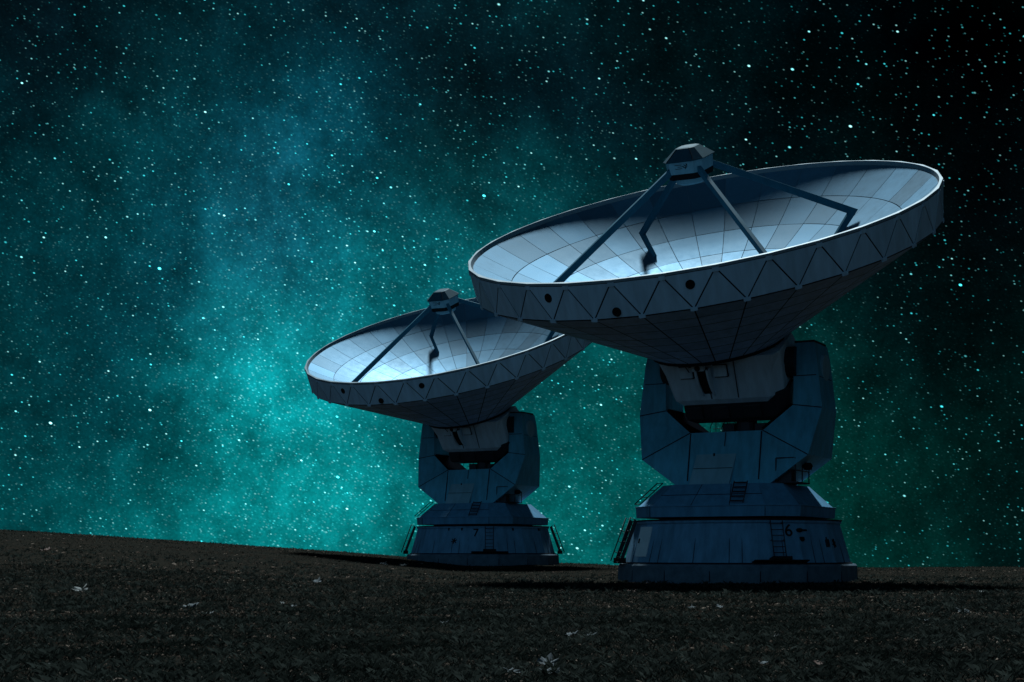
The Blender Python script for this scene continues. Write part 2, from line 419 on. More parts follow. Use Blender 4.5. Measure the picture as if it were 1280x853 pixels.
    for i in range(7):
        st = 1
        for k in range(0, NS, st):
            k0, k1 = k+0.5, k+0.5+st
            A, B_, C_, D_ = sh(i, k0), sh(i, k1), sh(i+1, k1), sh(i+1, k0)
            b.face([A, D_, C_, B_], 1)
            n = (D_-A).cross(B_-A).normalized()
            if n.z > 0: n = -n
            c = (A+B_+C_+D_)/4
            gg = 0.019
            def ins(P_, t1, t2):
                return P_ + (t1-P_).normalized()*gg + (t2-P_).normalized()*gg + n*0.012
            b.face([ins(A, B_, D_), ins(D_, A, C_), ins(C_, D_, B_), ins(B_, C_, A)], 0, rnd.uniform(0.85, 1.12))
    b.loft([[sh(7, k+0.5) for k in range(NS)], [pol(2.2, va(k+0.5), -4.25) for k in range(NS)]], 1, cap=(False, True))
    b.build('back_shell', [M_SHELL, M_GAP], root, **D)
    # quadripod legs
    for i in range(4):
        a = -R(317+90*i)
        rad = Vector((math.cos(a), math.sin(a), 0)); tan = Vector((-math.sin(a), math.cos(a), 0))
        fr_ = (4.7, 4.4, 4.4, 4.5)[i]
        path = [(0.62, 1.62), (5.38, -1.10), (fr_, par(fr_)-0.02)]
        q = MB(); W2, T2 = 0.125, 0.065
        def sec(r, z, d):
            nrm = Vector((-d[1], d[0])); return [(r+nrm.x*W2*s, z+nrm.y*W2*s) for s in (-1, 1)]
        d1 = Vector((path[1][0]-path[0][0], path[1][1]-path[0][1])).normalized(); d2 = Vector((path[2][0]-path[1][0], path[2][1]-path[1][1])).normalized()
        n1 = Vector((-d1.y, d1.x)); n2 = Vector((-d2.y, d2.x)); mm = (n1+n2).normalized(); ml = 1/max(0.35, mm.dot(n1))
        s0 = [Vector(path[0])+n1*W2*0.8*s for s in (-1, 1)]; s1 = [Vector(path[1])+mm*W2*min(ml, 1.5)*s for s in (-1, 1)]; s2 = [Vector(path[2])+n2*W2*0.75*s for s in (-1, 1)]
        rings_ = []
        for sc_ in (s0, s1, s2):
            p, r_ = sc_
            rings_.append([rad*p.x+tan*T2+Vector((0, 0, p.y)), rad*r_.x+tan*T2+Vector((0, 0, r_.y)), rad*r_.x-tan*T2+Vector((0, 0, r_.y)), rad*p.x-tan*T2+Vector((0, 0, p.y))])
        q.loft(rings_)
        q.build('support_leg', [M_STRUT], root, bevel=0.012, **D)
    # focal cabin
    cr = R(-5+0)
    b = MB()
    b.loft([chamf(0.60, 0.21, 1.50, cr), chamf(0.635, 0.22, 1.88, cr)], 0)
    cab = b.build('focal_cabin', [M_PANEL, M_GAP], root, bevel=0.01, **D)
    q = MB(); q.loft([chamf(0.69, 0.235, 1.882, cr), chamf(0.69, 0.235, 1.90, cr), chamf(0.33, 0.12, 2.23, cr), chamf(0.27, 0.10, 2.25, cr)])
    for sx in (-1, 1): q.bar(Matrix.Rotation(cr, 3, 'Z') @ Vector((sx*0.46, -0.69, 1.91)), Matrix.Rotation(cr, 3, 'Z') @ Vector((sx*0.215, -0.335, 2.235)), 0.02, 0.02, (0, -0.6, 0.6), 1)
    q.build('cabin_roof', [M_ROOF, M_GAP], cab)
    q = MB(); q.loft([chamf(0.58, 0.20, 1.32, cr), chamf(0.60, 0.21, 1.498, cr)]); q.build('dark_collar', [M_INK], cab)
    q = MB(); q.loft([ngon(24, 0.36, 1.10), ngon(24, 0.50, 1.17), ngon(24, 0.53, 1.318)]); q.build('mirror_ring', [M_PANEL], cab)
    q = MB()
    Mr = Matrix.Rotation(cr, 3, 'Z')
    yy = -0.625
    def lp(x, z): return Mr @ Vector((x, yy - (z-1.72)*0.09, z))
    for z, x0, x1 in ((1.79, -0.22, 0.02), (1.735, -0.12, 0.06), (1.675, -0.22, 0.02)): q.bar(lp(x0, z), lp(x1, z), 0.014, 0.006, (0, -1, 0))
    q.tube([lp(0.13+0.07*math.cos(t), 1.76+0.07*math.sin(t)) for t in np.linspace(math.pi*1.0, math.pi*2.3, 10)], 0.012, 5)
    q.tube([lp(0.10, 1.80), lp(0.14, 1.74), lp(0.13, 1.65)], 0.012, 5); q.tube([lp(0.14, 1.74), lp(0.20, 1.80)], 0.01, 5)
    q.build('emblem', [M_INK], cab)
    # equipment cabin under the dish
    b = MB()
    def fr(x, y, z): return Vector((x+0.36, y, z))
    top = [(-1.95, -1.42), (1.95, -1.42), (2.05, -1.0), (1.9, 0.9), (-1.9, 0.9), (-2.05, -1.0)]
    bot = [(-1.62, -1.22), (1.62, -1.22), (1.95, -0.8), (1.8, 1.1), (-1.8, 1.1), (-1.85, -0.8)]
    mid = [(-1.72, -1.30), (1.75, -1.30), (2.0, -0.9), (2.0, 1.2), (-1.95, 1.2), (-1.98, -0.9)]
    b.loft([[fr(x*0.82, y*0.8, -6.05) for x, y in bot], [fr(x, y, -5.70) for x, y in bot], [fr(x, y, -4.9) for x, y in mid], [fr(x, y, -4.26) for x, y in top]], 0)
    for x, xb in ((-0.40, -0.36), (0.62, 0.55)):
        b.bar(fr(x, -1.435, -4.3), fr(xb, -1.235, -5.68), 0.035, 0.03, (0, -1, 0), 1)
    eq = b.build('equipment_cabin', [M_CAB, M_DARK], root, bevel=0.03, **D)
    for x in (-1.05, 0.12):
        q = MB(); q.obox(fr(x, -1.385, -4.68), (0.22, 0, 0), (0, 0.03, 0), (0, 0.032, 0.19)); 
        q.bar(fr(x+0.245, -1.41, -4.48), fr(x+0.245, -1.365, -4.90), 0.035, 0.03, (0, -1, 0), 1); q.bar(fr(x-0.22, -1.41, -4.48), fr(x+0.24, -1.41, -4.48), 0.03, 0.03, (0, -1, 0), 1)
        q.bar(fr(x-0.22, -1.36, -4.90), fr(x+0.24, -1.36, -4.90), 0.03, 0.03, (0, -1, 0), 1)
        q.build('hatch', [M_CAB, M_GAP], eq, bevel=0.008)
    b = MB()
    wx = lambda x, k: x*k*(1.22 if x > 0 else 1.0)
    b.loft([[fr(wx(x, 0.7), y*0.75, -6.62) for x, y in bot], [fr(wx(x, 0.86), y*0.85, -6.45) for x, y in bot], [fr(wx(x, 0.88), y*0.9, -5.6) for x, y in bot]], 0)
    for x in (-1.1, -0.2, 0.9): b.obox(fr(x, -1.0, -6.2), (0.3, 0, 0), (0, 0.12, 0), (0, 0, 0.22), 0)
    b.build('counterweight', [M_DARK], root, bevel=0.03, **D)
    # curved elevation rack and its head
    b = MB()
    pts = []
    for t in np.linspace(R(-90), R(-10), 22): pts.append((0.1 + 1.62*math.cos(t+R(180)), -4.35 + 1.62*math.sin(t)*1.0 if False else 0))
    def arc(rad_, x0, x1, t0, t1, mi, th):
        n = 20
        Ls = []
        for j in range(n+1):
            t = t0+(t1-t0)*j/n; c, s_ = math.cos(t), math.sin(t)
            Ls.append([fr(x0, -rad_*c, -4.45-rad_*s_), fr(x1, -rad_*c, -4.45-rad_*s_), fr(x1, -(rad_-th)*c, -4.45-(rad_-th)*s_), fr(x0, -(rad_-th)*c, -4.45-(rad_-th)*s_)])
        b.loft(Ls, mi)
    arc(1.62, -0.58, -0.28, R(4), R(118), 0, 0.18)
    arc(1.68, -0.27, -0.20, R(4), R(118), 1, 0.26)
    arc(1.68, -0.66, -0.59, R(4), R(118), 1, 0.26)
    b.build('elevation_rack', [M_INK, M_CAB], root, **D)
    b = MB()
    b.obox(fr(-0.5, -1.66, -4.44), (0.2, 0, 0), (0, 0.1, 0), (0, 0, 0.12), 0); b.obox(fr(-0.72, -1.62, -4.36), (0.1, 0, 0), (0, 0.08, 0), (0, 0, 0.08), 1)
    b.loft([[fr(-0.5+0.1*math.cos(t), -1.765, -4.46+0.1*math.sin(t)) for t in np.linspace(0, 2*math.pi, 14, endpoint=False)], [fr(-0.5+0.07*math.cos(t), -1.80, -4.46+0.07*math.sin(t)) for t in np.linspace(0, 2*math.pi, 14, endpoint=False)]], 1)
    b.tube([fr(-0.75, -1.7, -4.3), fr(-0.9, -1.72, -4.4), fr(-0.85, -1.6, -4.62)], 0.02, 6, 1)
    b.build('rack_stop', [M_CAB, M_DARK], root, bevel=0.01, **D)
    # trunnion from cabin to the bearings
    for sx in (-1, 1):
        b = MB()
        b.loft([[(0.36*(1)+sx*1.9, -0.1+0.5*math.cos(t), -4.95+0.5*math.sin(t)) for t in np.linspace(0, 2*math.pi, 20, endpoint=False)][::sx],
                [(0.36+sx*2.3, -0.1+0.5*math.cos(t), -4.95+0.5*math.sin(t)) for t in np.linspace(0, 2*math.pi, 20, endpoint=False)][::sx]])
        b.build('trunnion', [M_DARK], root, **D)
    # round underside drum seen below the cabin
    b = MB(); b.loft([[fr(-0.95+x, y-0.15, z) for x, y, z in ngon(24, 0.66, -6.18)], [fr(-0.95+x, y-0.15, z) for x, y, z in ngon(24, 0.7, -6.06)]])
    b.build('drum', [M_CAB], eq)
    return root

PORTS = [(10, True, 0.0), (7, True, 0.0), (9, False, -0.16)]
M_GAPL = paint('reflector_joint', (0.10, 0.16, 0.22), 0.7, 0.1, 0.2)
# rim centre relative to the tower axis, in the telescope's own frame
DISH_OFF = Vector((5.93-7.48, 45.9-48.0, 10.66+EYE))

telescope((7.48, 48.0, 0.0), 'large nearer radio telescope numbered 6 on a squat round base, on the right',
          R(13), '6', dict(num=6.0, ladder=-1, star=38, marks=14, stairs=(-95,), panel=-78,
                               ports=PORTS))
telescope((-1.50, 74.3, 0.27), 'smaller farther radio telescope numbered 7, its dish partly behind the larger dish',
          R(1.3), '7', dict(yoke_dx=-0.22, num=-6, ladder=5, star=-24, stairs=(-88, 88), panel=None, ports=PORTS))

# ---------------------------------------------------------------- ground
def sstep(x, a, b):
    t = np.clip((x-a)/(b-a), 0, 1); return t*t*(3-2*t)
_lat = rng.random((256, 256))
def vnoise(x, y, wl, k):
    x = x/wl + 37.3*k; y = y/wl + 11.7*k
    i = np.floor(x).astype(int); j = np.floor(y).astype(int); u = x-i; v = y-j
    u = u*u*(3-2*u); v = v*v*(3-2*v)
    a = _lat[i % 256, j % 256]; b = _lat[(i+1) % 256, j % 256]; c = _lat[i % 256, (j+1) % 256]; d = _lat[(i+1) % 256, (j+1) % 256]
    return (a*(1-u)+b*u)*(1-v)+(c*(1-u)+d*u)*v - 0.5
def ground_z(x, y):
    x = np.asarray(x, float); y = np.asarray(y, float)
    left = np.maximum(0, -x-2.0)
    l2 = 60*(1-np.exp(-left/60.0))
    z = 0.27*sstep(y, 52, 71)*(1-0.8*sstep(x, 2, 9))
    z = z + 0.088*l2*sstep(y, 14, 66)
    z = z + 0.08*vnoise(x, y, 6.0, 1) + 0.045*vnoise(x, y, 2.3, 2) + 0.035*vnoise(x, y, 0.95, 3) + 0.035*vnoise(x, y, 0.45, 4)
    dy = np.maximum(0, y-83.0)
    z = z - 0.004*dy**2/(1+0.02*dy) * 1.0
    dm = np.maximum(0, -y-5); z = z - 0.02*dm
    dx = np.maximum(0, x-60); z = z - 0.02*dx
    return z
def grid(xs, ys, name):
    X, Y = np.meshgrid(xs, ys); Z = ground_z(X, Y)
    V = np.stack([X, Y, Z], -1).reshape(-1, 3).astype(np.float32)
    nx, ny = len(xs), len(ys)
    i = (np.arange(ny-1)[:, None]*nx + np.arange(nx-1)[None, :]).ravel()
    Fq = np.stack([i, i+1, i+nx+1, i+nx], 1)
    return V, Fq
def np_mesh(name, V, Fc, mats, smooth=True, tone=None):
    me = bpy.data.meshes.new(name)
    k = Fc.shape[1]; n = len(Fc)
    me.vertices.add(len(V)); me.vertices.foreach_set('co', np.ascontiguousarray(V, np.float32).ravel())
    me.loops.add(n*k); me.loops.foreach_set('vertex_index', Fc.astype(np.int32).ravel())
    me.polygons.add(n); me.polygons.foreach_set('loop_start', np.arange(0, n*k, k, dtype=np.int32))
    me.polygons.foreach_set('loop_total', np.full(n, k, np.int32))
    me.polygons.foreach_set('use_smooth', np.full(n, smooth))
    if tone is not None:
        a = me.attributes.new('tone', 'FLOAT', 'FACE'); a.data.foreach_set('value', tone.astype(np.float32))
    me.update(calc_edges=True); me.validate()
    for m in mats: me.materials.append(m)
    o = bpy.data.objects.new(name, me); COL.objects.link(o); return o
xs = np.concatenate([-np.geomspace(1500, 46, 24), np.arange(-45, -24, 0.5), np.arange(-24, 24, 0.2), np.arange(24, 45.1, 0.5), np.geomspace(46, 1500, 24)])
ys = np.concatenate([-np.geomspace(300, 6, 10), np.arange(-5, 8, 0.5), np.arange(8, 50, 0.2), np.arange(50, 100, 0.5), np.geomspace(101, 3000, 40)])
V, Fq = grid(xs, ys, 'ground')

m, t, bs = new_mat('dark_turf_soil'); N, L = t.nodes, t.links
tc = N.new('ShaderNodeTexCoord')
def noise(sc, det=6, rough=0.6):
    n = N.new('ShaderNodeTexNoise'); n.inputs['Scale'].default_value = sc; n.inputs['Detail'].default_value = det; n.inputs['Roughness'].default_value = rough
    L.new(tc.outputs['Object'], n.inputs['Vector']); return n
n1, n2, n3 = noise(0.35, 5), noise(9.0, 6, 0.7), noise(2.2, 6, 0.65)
cr1 = N.new('ShaderNodeValToRGB'); cr1.color_ramp.elements[0].position = 0.35; cr1.color_ramp.elements[1].position = 0.68
cr1.color_ramp.elements[0].color = (0.008, 0.008, 0.007, 1); cr1.color_ramp.elements[1].color = (0.040, 0.027, 0.019, 1)
mixn = N.new('ShaderNodeMath'); mixn.operation = 'MULTIPLY_ADD'; mixn.inputs[1].default_value = 0.55
half = N.new('ShaderNodeMath'); half.operation = 'MULTIPLY'; half.inputs[1].default_value = 0.45
L.new(n3.outputs['Fac'], half.inputs[0]); L.new(n2.outputs['Fac'], mixn.inputs[0]); L.new(half.outputs[0], mixn.inputs[2])
L.new(mixn.outputs[0], cr1.inputs['Fac'])
mx = N.new('ShaderNodeMix'); mx.data_type = 'RGBA'; mx.blend_type = 'MIX'
L.new(n1.outputs['Fac'], mx.inputs['Factor']); L.new(cr1.outputs[0], mx.inputs['A'])
cr2 = N.new('ShaderNodeValToRGB'); cr2.color_ramp.elements[0].position = 0.42; cr2.color_ramp.elements[1].position = 0.7
cr2.color_ramp.elements[0].color = (0.007, 0.010, 0.009, 1); cr2.color_ramp.elements[1].color = (0.022, 0.022, 0.018, 1)
L.new(n2.outputs['Fac'], cr2.inputs['Fac']); L.new(cr2.outputs[0], mx.inputs['B'])
L.new(mx.outputs['Result'], bs.inputs['Base Color']); bs.inputs['Roughness'].default_value = 0.95; bs.inputs['Specular IOR Level'].default_value = 0.0
bp = N.new('ShaderNodeBump'); bp.inputs['Strength'].default_value = 1.0; bp.inputs['Distance'].default_value = 0.035
L.new(mixn.outputs[0], bp.inputs['Height']); L.new(bp.outputs[0], bs.inputs['Normal'])
g = np_mesh('ground', V, Fq, [m]); g['kind'] = 'structure'

# grass and litter, as real little blades and leaves
def leafmat(name, c0, c1, rough=0.8, trans=0.0):
    m, t, b = new_mat(name); N, L = t.nodes, t.links
    at = N.new('ShaderNodeAttribute'); at.attribute_name = 'tone'
    rp = N.new('ShaderNodeValToRGB'); rp.color_ramp.elements[0].color = (*c0, 1); rp.color_ramp.elements[1].color = (*c1, 1)
    L.new(at.outputs['Fac'], rp.inputs['Fac']); L.new(rp.outputs[0], b.inputs['Base Color'])
    b.inputs['Roughness'].default_value = rough; b.inputs['Specular IOR Level'].default_value = 0.0
    tr = N.new('ShaderNodeBsdfTranslucent'); L.new(rp.outputs[0], tr.inputs['Color'])
    mxs = N.new('ShaderNodeMixShader'); mxs.inputs[0].default_value = 0.45
    L.new(b.outputs[0], mxs.inputs[1]); L.new(tr.outputs[0], mxs.inputs[2]); L.new(mxs.outputs[0], N['Material Output'].inputs['Surface'])
    return m
M_GRASS = leafmat('grass_blades', (0.004, 0.006, 0.005), (0.062, 0.070, 0.060))
M_LIT = leafmat('dry_litter', (0.024, 0.014, 0.010), (0.34, 0.25, 0.20))

BASES = [(7.48, 48.0, 4.05), (-1.5, 74.3, 4.05)]
def scatter(n, d0, d1, power=1.0, half=0.50):
    u = rng.random(n); D = d0 + (d1-d0)*u**power
    X = (rng.random(n)*2-1)*half*D*1.0
    keep = np.ones(n, bool)
    for bx, by, br in BASES: keep &= (X-bx)**2 + (D-by)**2 > br**2
    return X[keep], D[keep]
def clumpmask(x, y, s, thr):
    return (vnoise(x, y, 1.0/s, 7) + 0.7*vnoise(x, y, 0.4/s, 8)) > thr*0.4
def clumpmask_old(x, y, s, thr):
    q = np.sin(x*s+1.3*np.sin(y*s*0.7))*np.sin(y*s*0.9+1.7*np.sin(x*s*0.6+1)) + 0.5*np.sin(x*s*2.3+y*s*1.9)
    return q > thr
GV, GT, GF = [], [], []
cnt = 0
for (n, d0, d1, hl, wd, thr) in ((160000, 8, 20, 0.055, 0.005, -0.1), (140000, 19, 42, 0.065, 0.009, -0.1), (50000, 40, 88, 0.07, 0.022, -0.1)):
    x, y = scatter(n, d0, d1, 1.0)
    k = clumpmask(x, y, 1.1, thr) | (rng.random(len(x)) < 0.5); x, y = x[k], y[k]
    n = len(x); z = ground_z(x, y) - 0.004
    a = rng.random(n)*2*np.pi; h = hl*(0.4+rng.random(n)); w = wd*(0.6+rng.random(n)*0.8)
    lean = h*(0.2+rng.random(n)*1.3); la = rng.random(n)*2*np.pi
    bx, by = np.cos(a)*w/2, np.sin(a)*w/2; lx, ly = np.cos(la)*lean, np.sin(la)*lean
    P = np.stack([np.stack([x-bx, y-by, z], 1), np.stack([x+bx, y+by, z], 1),
                  np.stack([x+bx*0.7+lx*0.4, y+by*0.7+ly*0.4, z+h*0.65], 1), np.stack([x-bx*0.1+lx, y-by*0.1+ly, z+h*0.9], 1)], 1).reshape(-1, 3)
    GV.append(P); GF.append(np.arange(n*4).reshape(-1, 4)+cnt); cnt += n*4; GT.append(np.clip(rng.beta(0.9, 2.8, n)*(0.35+1.3*(vnoise(x, y, 0.7, 12)+0.5)), 0, 1))
for (nc, d0, d1, hh, ww, nb) in ((2600, 8.5, 24, 0.085, 0.006, 26), (3200, 22, 55, 0.11, 0.013, 16)):
    cx, cy = scatter(nc, d0, d1, 1.0)
    k = (vnoise(cx, cy, 2.4, 9) > -0.12) | (rng.random(len(cx)) < 0.25); cx, cy = cx[k], cy[k]
    hs = np.repeat(0.45+rng.random(len(cx))*0.8, nb); tint = np.repeat(rng.random(len(cx)), nb)
    cx, cy = np.repeat(cx, nb), np.repeat(cy, nb); n = len(cx)
    a = rng.random(n)*2*np.pi; rr2 = rng.random(n)*0.05*hs; x = cx+np.cos(a)*rr2; y = cy+np.sin(a)*rr2; z = ground_z(x, y)-0.004
    h = hh*hs*(0.5+0.7*rng.random(n)); w = ww*(0.6+rng.random(n)*0.7); lean = h*(0.15+0.9*rng.random(n))
    ta = a+np.pi/2; bx, by = np.cos(ta)*w/2, np.sin(ta)*w/2; lx, ly = np.cos(a)*lean, np.sin(a)*lean
    P = np.stack([np.stack([x-bx, y-by, z], 1), np.stack([x+bx, y+by, z], 1),
                  np.stack([x+bx*0.7+lx*0.35, y+by*0.7+ly*0.35, z+h*0.65], 1), np.stack([x-bx*0.1+lx, y-by*0.1+ly, z+h*0.85], 1)], 1).reshape(-1, 3)
    GV.append(P); GF.append(np.arange(n*4).reshape(-1, 4)+cnt); cnt += n*4; GT.append(np.clip(tint*0.6+0.4*rng.random(n), 0, 1))
g = np_mesh('grass', np.concatenate(GV), np.concatenate(GF), [M_GRASS], False, np.concatenate(GT)); g['kind'] = 'stuff'
g['label'] = 'short dark trampled grass covering the hilltop'; g['category'] = 'grass'
GV, GT, GF = [], [], []; cnt = 0
for (n, d0, d1, sz) in ((20000, 8, 22, 0.017), (26000, 20, 45, 0.026), (11000, 42, 86, 0.04), (1500, 9, 34, 0.022)):
    x, y = scatter(n, d0, d1, 1.0)
    k = clumpmask(x+40, y, 0.55, -0.2) | (rng.random(len(x)) < 0.35); x, y = x[k], y[k]
    n = len(x); z = ground_z(x, y) + 0.012
    a = rng.random(n)*2*np.pi; l = sz*(0.35+np.minimum(rng.gamma(2.0, 0.4, n), 1.9)); w = l*(0.3+rng.random(n)*0.6)
    ca, sa = np.cos(a), np.sin(a); tl = (rng.random((4, n))-0.3)*l*0.75
    P = np.stack([np.stack([x+ca*l, y+sa*l, z+tl[0]], 1), np.stack([x-sa*w, y+ca*w, z+tl[1]+0.01], 1),
                  np.stack([x-ca*l, y-sa*l, z+tl[2]], 1), np.stack([x+sa*w, y-ca*w, z+tl[3]], 1)], 1)
    T1 = P[:, [0, 1, 3]].reshape(-1, 3); T2 = P[:, [1, 2, 3]].reshape(-1, 3)
    tn = rng.uniform(0.25, 0.7, n) if d0 == 9 else np.where(rng.random(n) < 0.07, rng.uniform(0.6, 1.0, n), np.clip(rng.beta(0.8, 5.0, n), 0, 1))
    GV += [T1, T2]; GF += [np.arange(n*3).reshape(-1, 3)+cnt, np.arange(n*3).reshape(-1, 3)+cnt+n*3]; cnt += n*6; GT += [tn, tn*0.85]
g = np_mesh('leaf_litter', np.concatenate(GV), np.concatenate(GF), [M_LIT], False, np.concatenate(GT)); g['kind'] = 'stuff'
g['label'] = 'brown crumbled leaf litter strewn through the grass'; g['category'] = 'leaf litter'

# the larger leaves one can point at
def hit(px, py):
    for D in np.arange(9, 84, 0.05):
        x = (px-640)/F_PX*D; z = EYE - (py-H_PX)/F_PX*D
        if float(ground_z(x, D)) >= z: return float(x), float(D)
    return (px-640)/F_PX*82, 82.0
M_LEAFP = paint('pale_leaf', (0.12, 0.125, 0.13), 0.85, 0.6, 0.3, streak=False, scale=8)
M_LEAFB = paint('brown_leaf', (0.13, 0.06, 0.04), 0.75, 0.4, 0.3, streak=False, scale=8)
M_LEAFG = paint('grey_leaf', (0.17, 0.16, 0.15), 0.75, 0.4, 0.3, streak=False, scale=8)
LOBES = [(0, 1.0), (17, 0.76), (28, 0.72), (46, 0.93), (62, 0.68), (80, 0.70), (98, 0.82), (118, 0.60), (150, 0.58), (172, 0.48), (180, 0.36)]
def leaf(px, py, width_px, label, mat=None, curl=0.5, cat='leaf'):
    x, D = hit(px, py); s = width_px/F_PX*D*0.5
    rr = random.Random(px*7+py); b = MB(); out = []
    prof = LOBES + [(360-a, r) for a, r in reversed(LOBES[1:-1])]
    ph = rr.uniform(0, 6.28); fx, fy = rr.uniform(-1, 1), rr.uniform(-1, 1)
    for a, r in prof:
        r = r*rr.uniform(0.85, 1.12); A = R(a)+ph
        p = Vector((r*math.cos(A), r*math.sin(A), 0)); fold = (p.x*fx+p.y*fy)
        p.z = curl*0.8*r*r*rr.uniform(-0.15, 1.0) + 0.25*curl*fold*fold; out.append(p)
    inner = [Vector((p.x*0.45, p.y*0.45, p.z*0.28)) for p in out]
    n = len(out); V_ = [Vector((0, 0, 0))]+inner+out
    F_ = [(0, 1+k, 1+(k+1) % n) for k in range(n)] + [(1+k, 1+n+k, 1+n+(k+1) % n, 1+(k+1) % n) for k in range(n)]
    V_ = [v*s for v in V_]
    b.poly(V_, F_, 0, smooth=False)
    st = Vector((math.cos(ph+math.pi), math.sin(ph+math.pi), 0.25)); b.tube([(0, 0, 0.004), st*s*0.4, st*s*0.9], 0.004*s/0.1, 5)
    o = b.build('fallen_leaf', [mat or M_LEAFP], None)
    md = o.modifiers.new('thick', 'SOLIDIFY'); md.thickness = 0.0015
    o.location = (x, D, float(ground_z(x, D))+0.03); o.rotation_euler = (R(rr.uniform(4, 20)), R(rr.uniform(-10, 10)), 0)
    o['label'] = label; o['category'] = cat; o['group'] = 'fallen leaves on the grass'
for a in [
    (234, 762, 30, 'long pale leaf lying alone in the dark grass at far left'),
    (258, 770, 20, 'narrow brownish leaf just below the long pale leaf at left', M_LEAFG),
    (396, 729, 17, 'pale leaf on the mid slope below the smaller dish'),
    (367, 760, 12, 'tiny pale upright leaf left of centre on the grass'),
    (353, 756, 9, 'tiny grey leaf left of the tiny pale upright leaf', M_LEAFG),
    (556, 782, 13, 'small pale leaf in bare patch below the smaller telescope'),
    (58, 689, 18, 'brown leaf high on the slope in the far left', M_LEAFB),
    (102, 740, 30, 'broad tan leaf on the slope at left edge', M_LEAFG),
    (714, 797, 21, 'crumpled pale leaf, left one of the touching pair below the centre'),
    (738, 797, 19, 'crumpled pale leaf, right one of the touching pair below the centre'),
    (640, 845, 26, 'pale curled leaf at the bottom edge, leftmost of the bottom cluster'),
    (684, 834, 34, 'widest pale leaf, topmost of the cluster at the bottom edge'),
    (687, 846, 30, 'pale leaf nearest the camera, under the widest pale leaf'),
    (865, 762, 15, 'thin pale leaf below the base of the larger telescope'),
    (900, 761, 12, 'small pale three-pointed leaf right of the thin pale leaf'),
    (790, 741, 16, 'rust brown leaf beside the left foot of the larger base', M_LEAFB),
    (822, 779, 10, 'small russet leaf between the paired leaves and the larger base', M_LEAFB),
    (967, 800, 15, 'grey leaf lying below the right half of the larger base', M_LEAFG),
    (954, 834, 15, 'pale star-shaped leaf near the bottom, right of centre'),
    (1024, 834, 16, 'brown leaf near the bottom right between two pale leaves', M_LEAFB),
    (1082, 838, 16, 'pale oval leaf near the bottom right corner'),
    (1155, 779, 14, 'pale slim leaf on the dark slope at right'),
    (1203, 767, 20, 'wide pale leaf farthest to the right on the slope'),
    (480, 706, 14, 'pale flat leaf on the crest left of the smaller base'),
    (505, 708, 13, 'pale flat leaf touching the left foot of the smaller base', M_LEAFG),
    (60, 835, 12, 'dim grey leaf in the darkest bottom left corner', M_LEAFG),
    (1225, 742, 12, 'faint grey leaf below the right horizon', M_LEAFG),
]: leaf(a[0], a[1], a[2], a[3], a[4] if len(a) > 4 else None)

# ---------------------------------------------------------------- night sky
def pdir(px, py):
    v = Vector(((px-640)/F_PX, 1.0, (H_PX-py)/F_PX)); return v.normalized()
def lin(c): 
    c = np.array(c)/255.0; return np.where(c <= 0.04045, c/12.92, ((c+0.055)/1.055)**2.4)
targets = [((20, 20), (3, 18, 22)), ((150, 120), (3, 34, 40)), ((20, 300), (2, 36, 42)), ((100, 230), (2, 44, 50)), ((180, 300), (2, 60, 66)), ((120, 380), (2, 58, 64)), ((40, 480), (2, 60, 64)), ((60, 610), (2, 84, 86)),
           ((200, 560), (2, 100, 100)), ((210, 440), (2, 78, 84)), ((320, 120), (3, 46, 54)), ((330, 240), (6, 92, 104)), ((320, 340), (6, 98, 108)), ((240, 330), (4, 74, 80)), ((345, 515), (8, 158, 156)), ((300, 480), (6, 118, 120)), ((330, 640), (6, 142, 138)),
           ((250, 650), (3, 112, 110)), ((430, 250), (3, 50, 56)), ((440, 450), (3, 96, 98)), ((430, 590), (3, 118, 116)), ((490, 345), (8, 108, 112)), ((560, 60), (4, 32, 38)), ((420, 20), (3, 24, 30)), ((560, 240), (4, 62, 66)), ((620, 650), (3, 108, 102)),
           ((760, 600), (2, 90, 86)), ((760, 470), (2, 84, 80)), ((700, 190), (3, 42, 48)), ((760, 60), (2, 16, 20)), ((900, 120), (1, 12, 16)), ((1060, 80), (0, 4, 6)), ((1240, 60), (0, 1, 1)),
           ((1230, 250), (1, 4, 6)), ((1200, 380), (1, 11, 12)), ((1100, 480), (1, 32, 30)), ((1120, 600), (1, 46, 40)), ((1060, 680), (1, 58, 50)), ((1240, 560), (1, 16, 15)), ((1250, 690), (1, 22, 20)), ((930, 560), (2, 68, 62)),
           ((880, 300), (2, 32, 35)), ((1000, 250), (1, 12, 14)), ((640, 420), (3, 84, 86))]
TP = np.array([p for p, _ in targets], float); TC = np.array([lin(c) for _, c in targets])
GP = np.array([(x, y) for y in np.arange(-40, 760, 130) for x in np.arange(-60, 1400, 140)], float)
wgt = 1/((((GP[:, None]-TP[None])**2).sum(-1)/60.0**2 + 0.15)**2)
Y = (wgt @ TC)/wgt.sum(1, keepdims=True)
C = np.array([list(pdir(*p)) for p in GP])
SIG = 112/F_PX
K = np.exp(-((C[:, None]-C[None])**2).sum(-1)/(2*SIG**2))
Wt = np.linalg.solve(K.T@K + 0.03*np.eye(len(C)), K.T@Y)
world = bpy.data.worlds.new('World'); S.world = world; world.use_nodes = True
t = world.node_tree; N, L = t.nodes, t.links; bg = N['Background']
tc = N.new('ShaderNodeTexCoord'); DIR = tc.outputs['Generated']
def vm(op, a=None, b=None, sc=None):
    n = N.new('ShaderNodeVectorMath'); n.operation = op
    for i, q in enumerate((a, b)):
        if q is None: continue
        if hasattr(q, 'links'): L.new(q, n.inputs[i])
        else: n.inputs[i].default_value = q
    if sc is not None:
        if hasattr(sc, 'links'): L.new(sc, n.inputs['Scale'])
        else: n.inputs['Scale'].default_value = sc
    return n
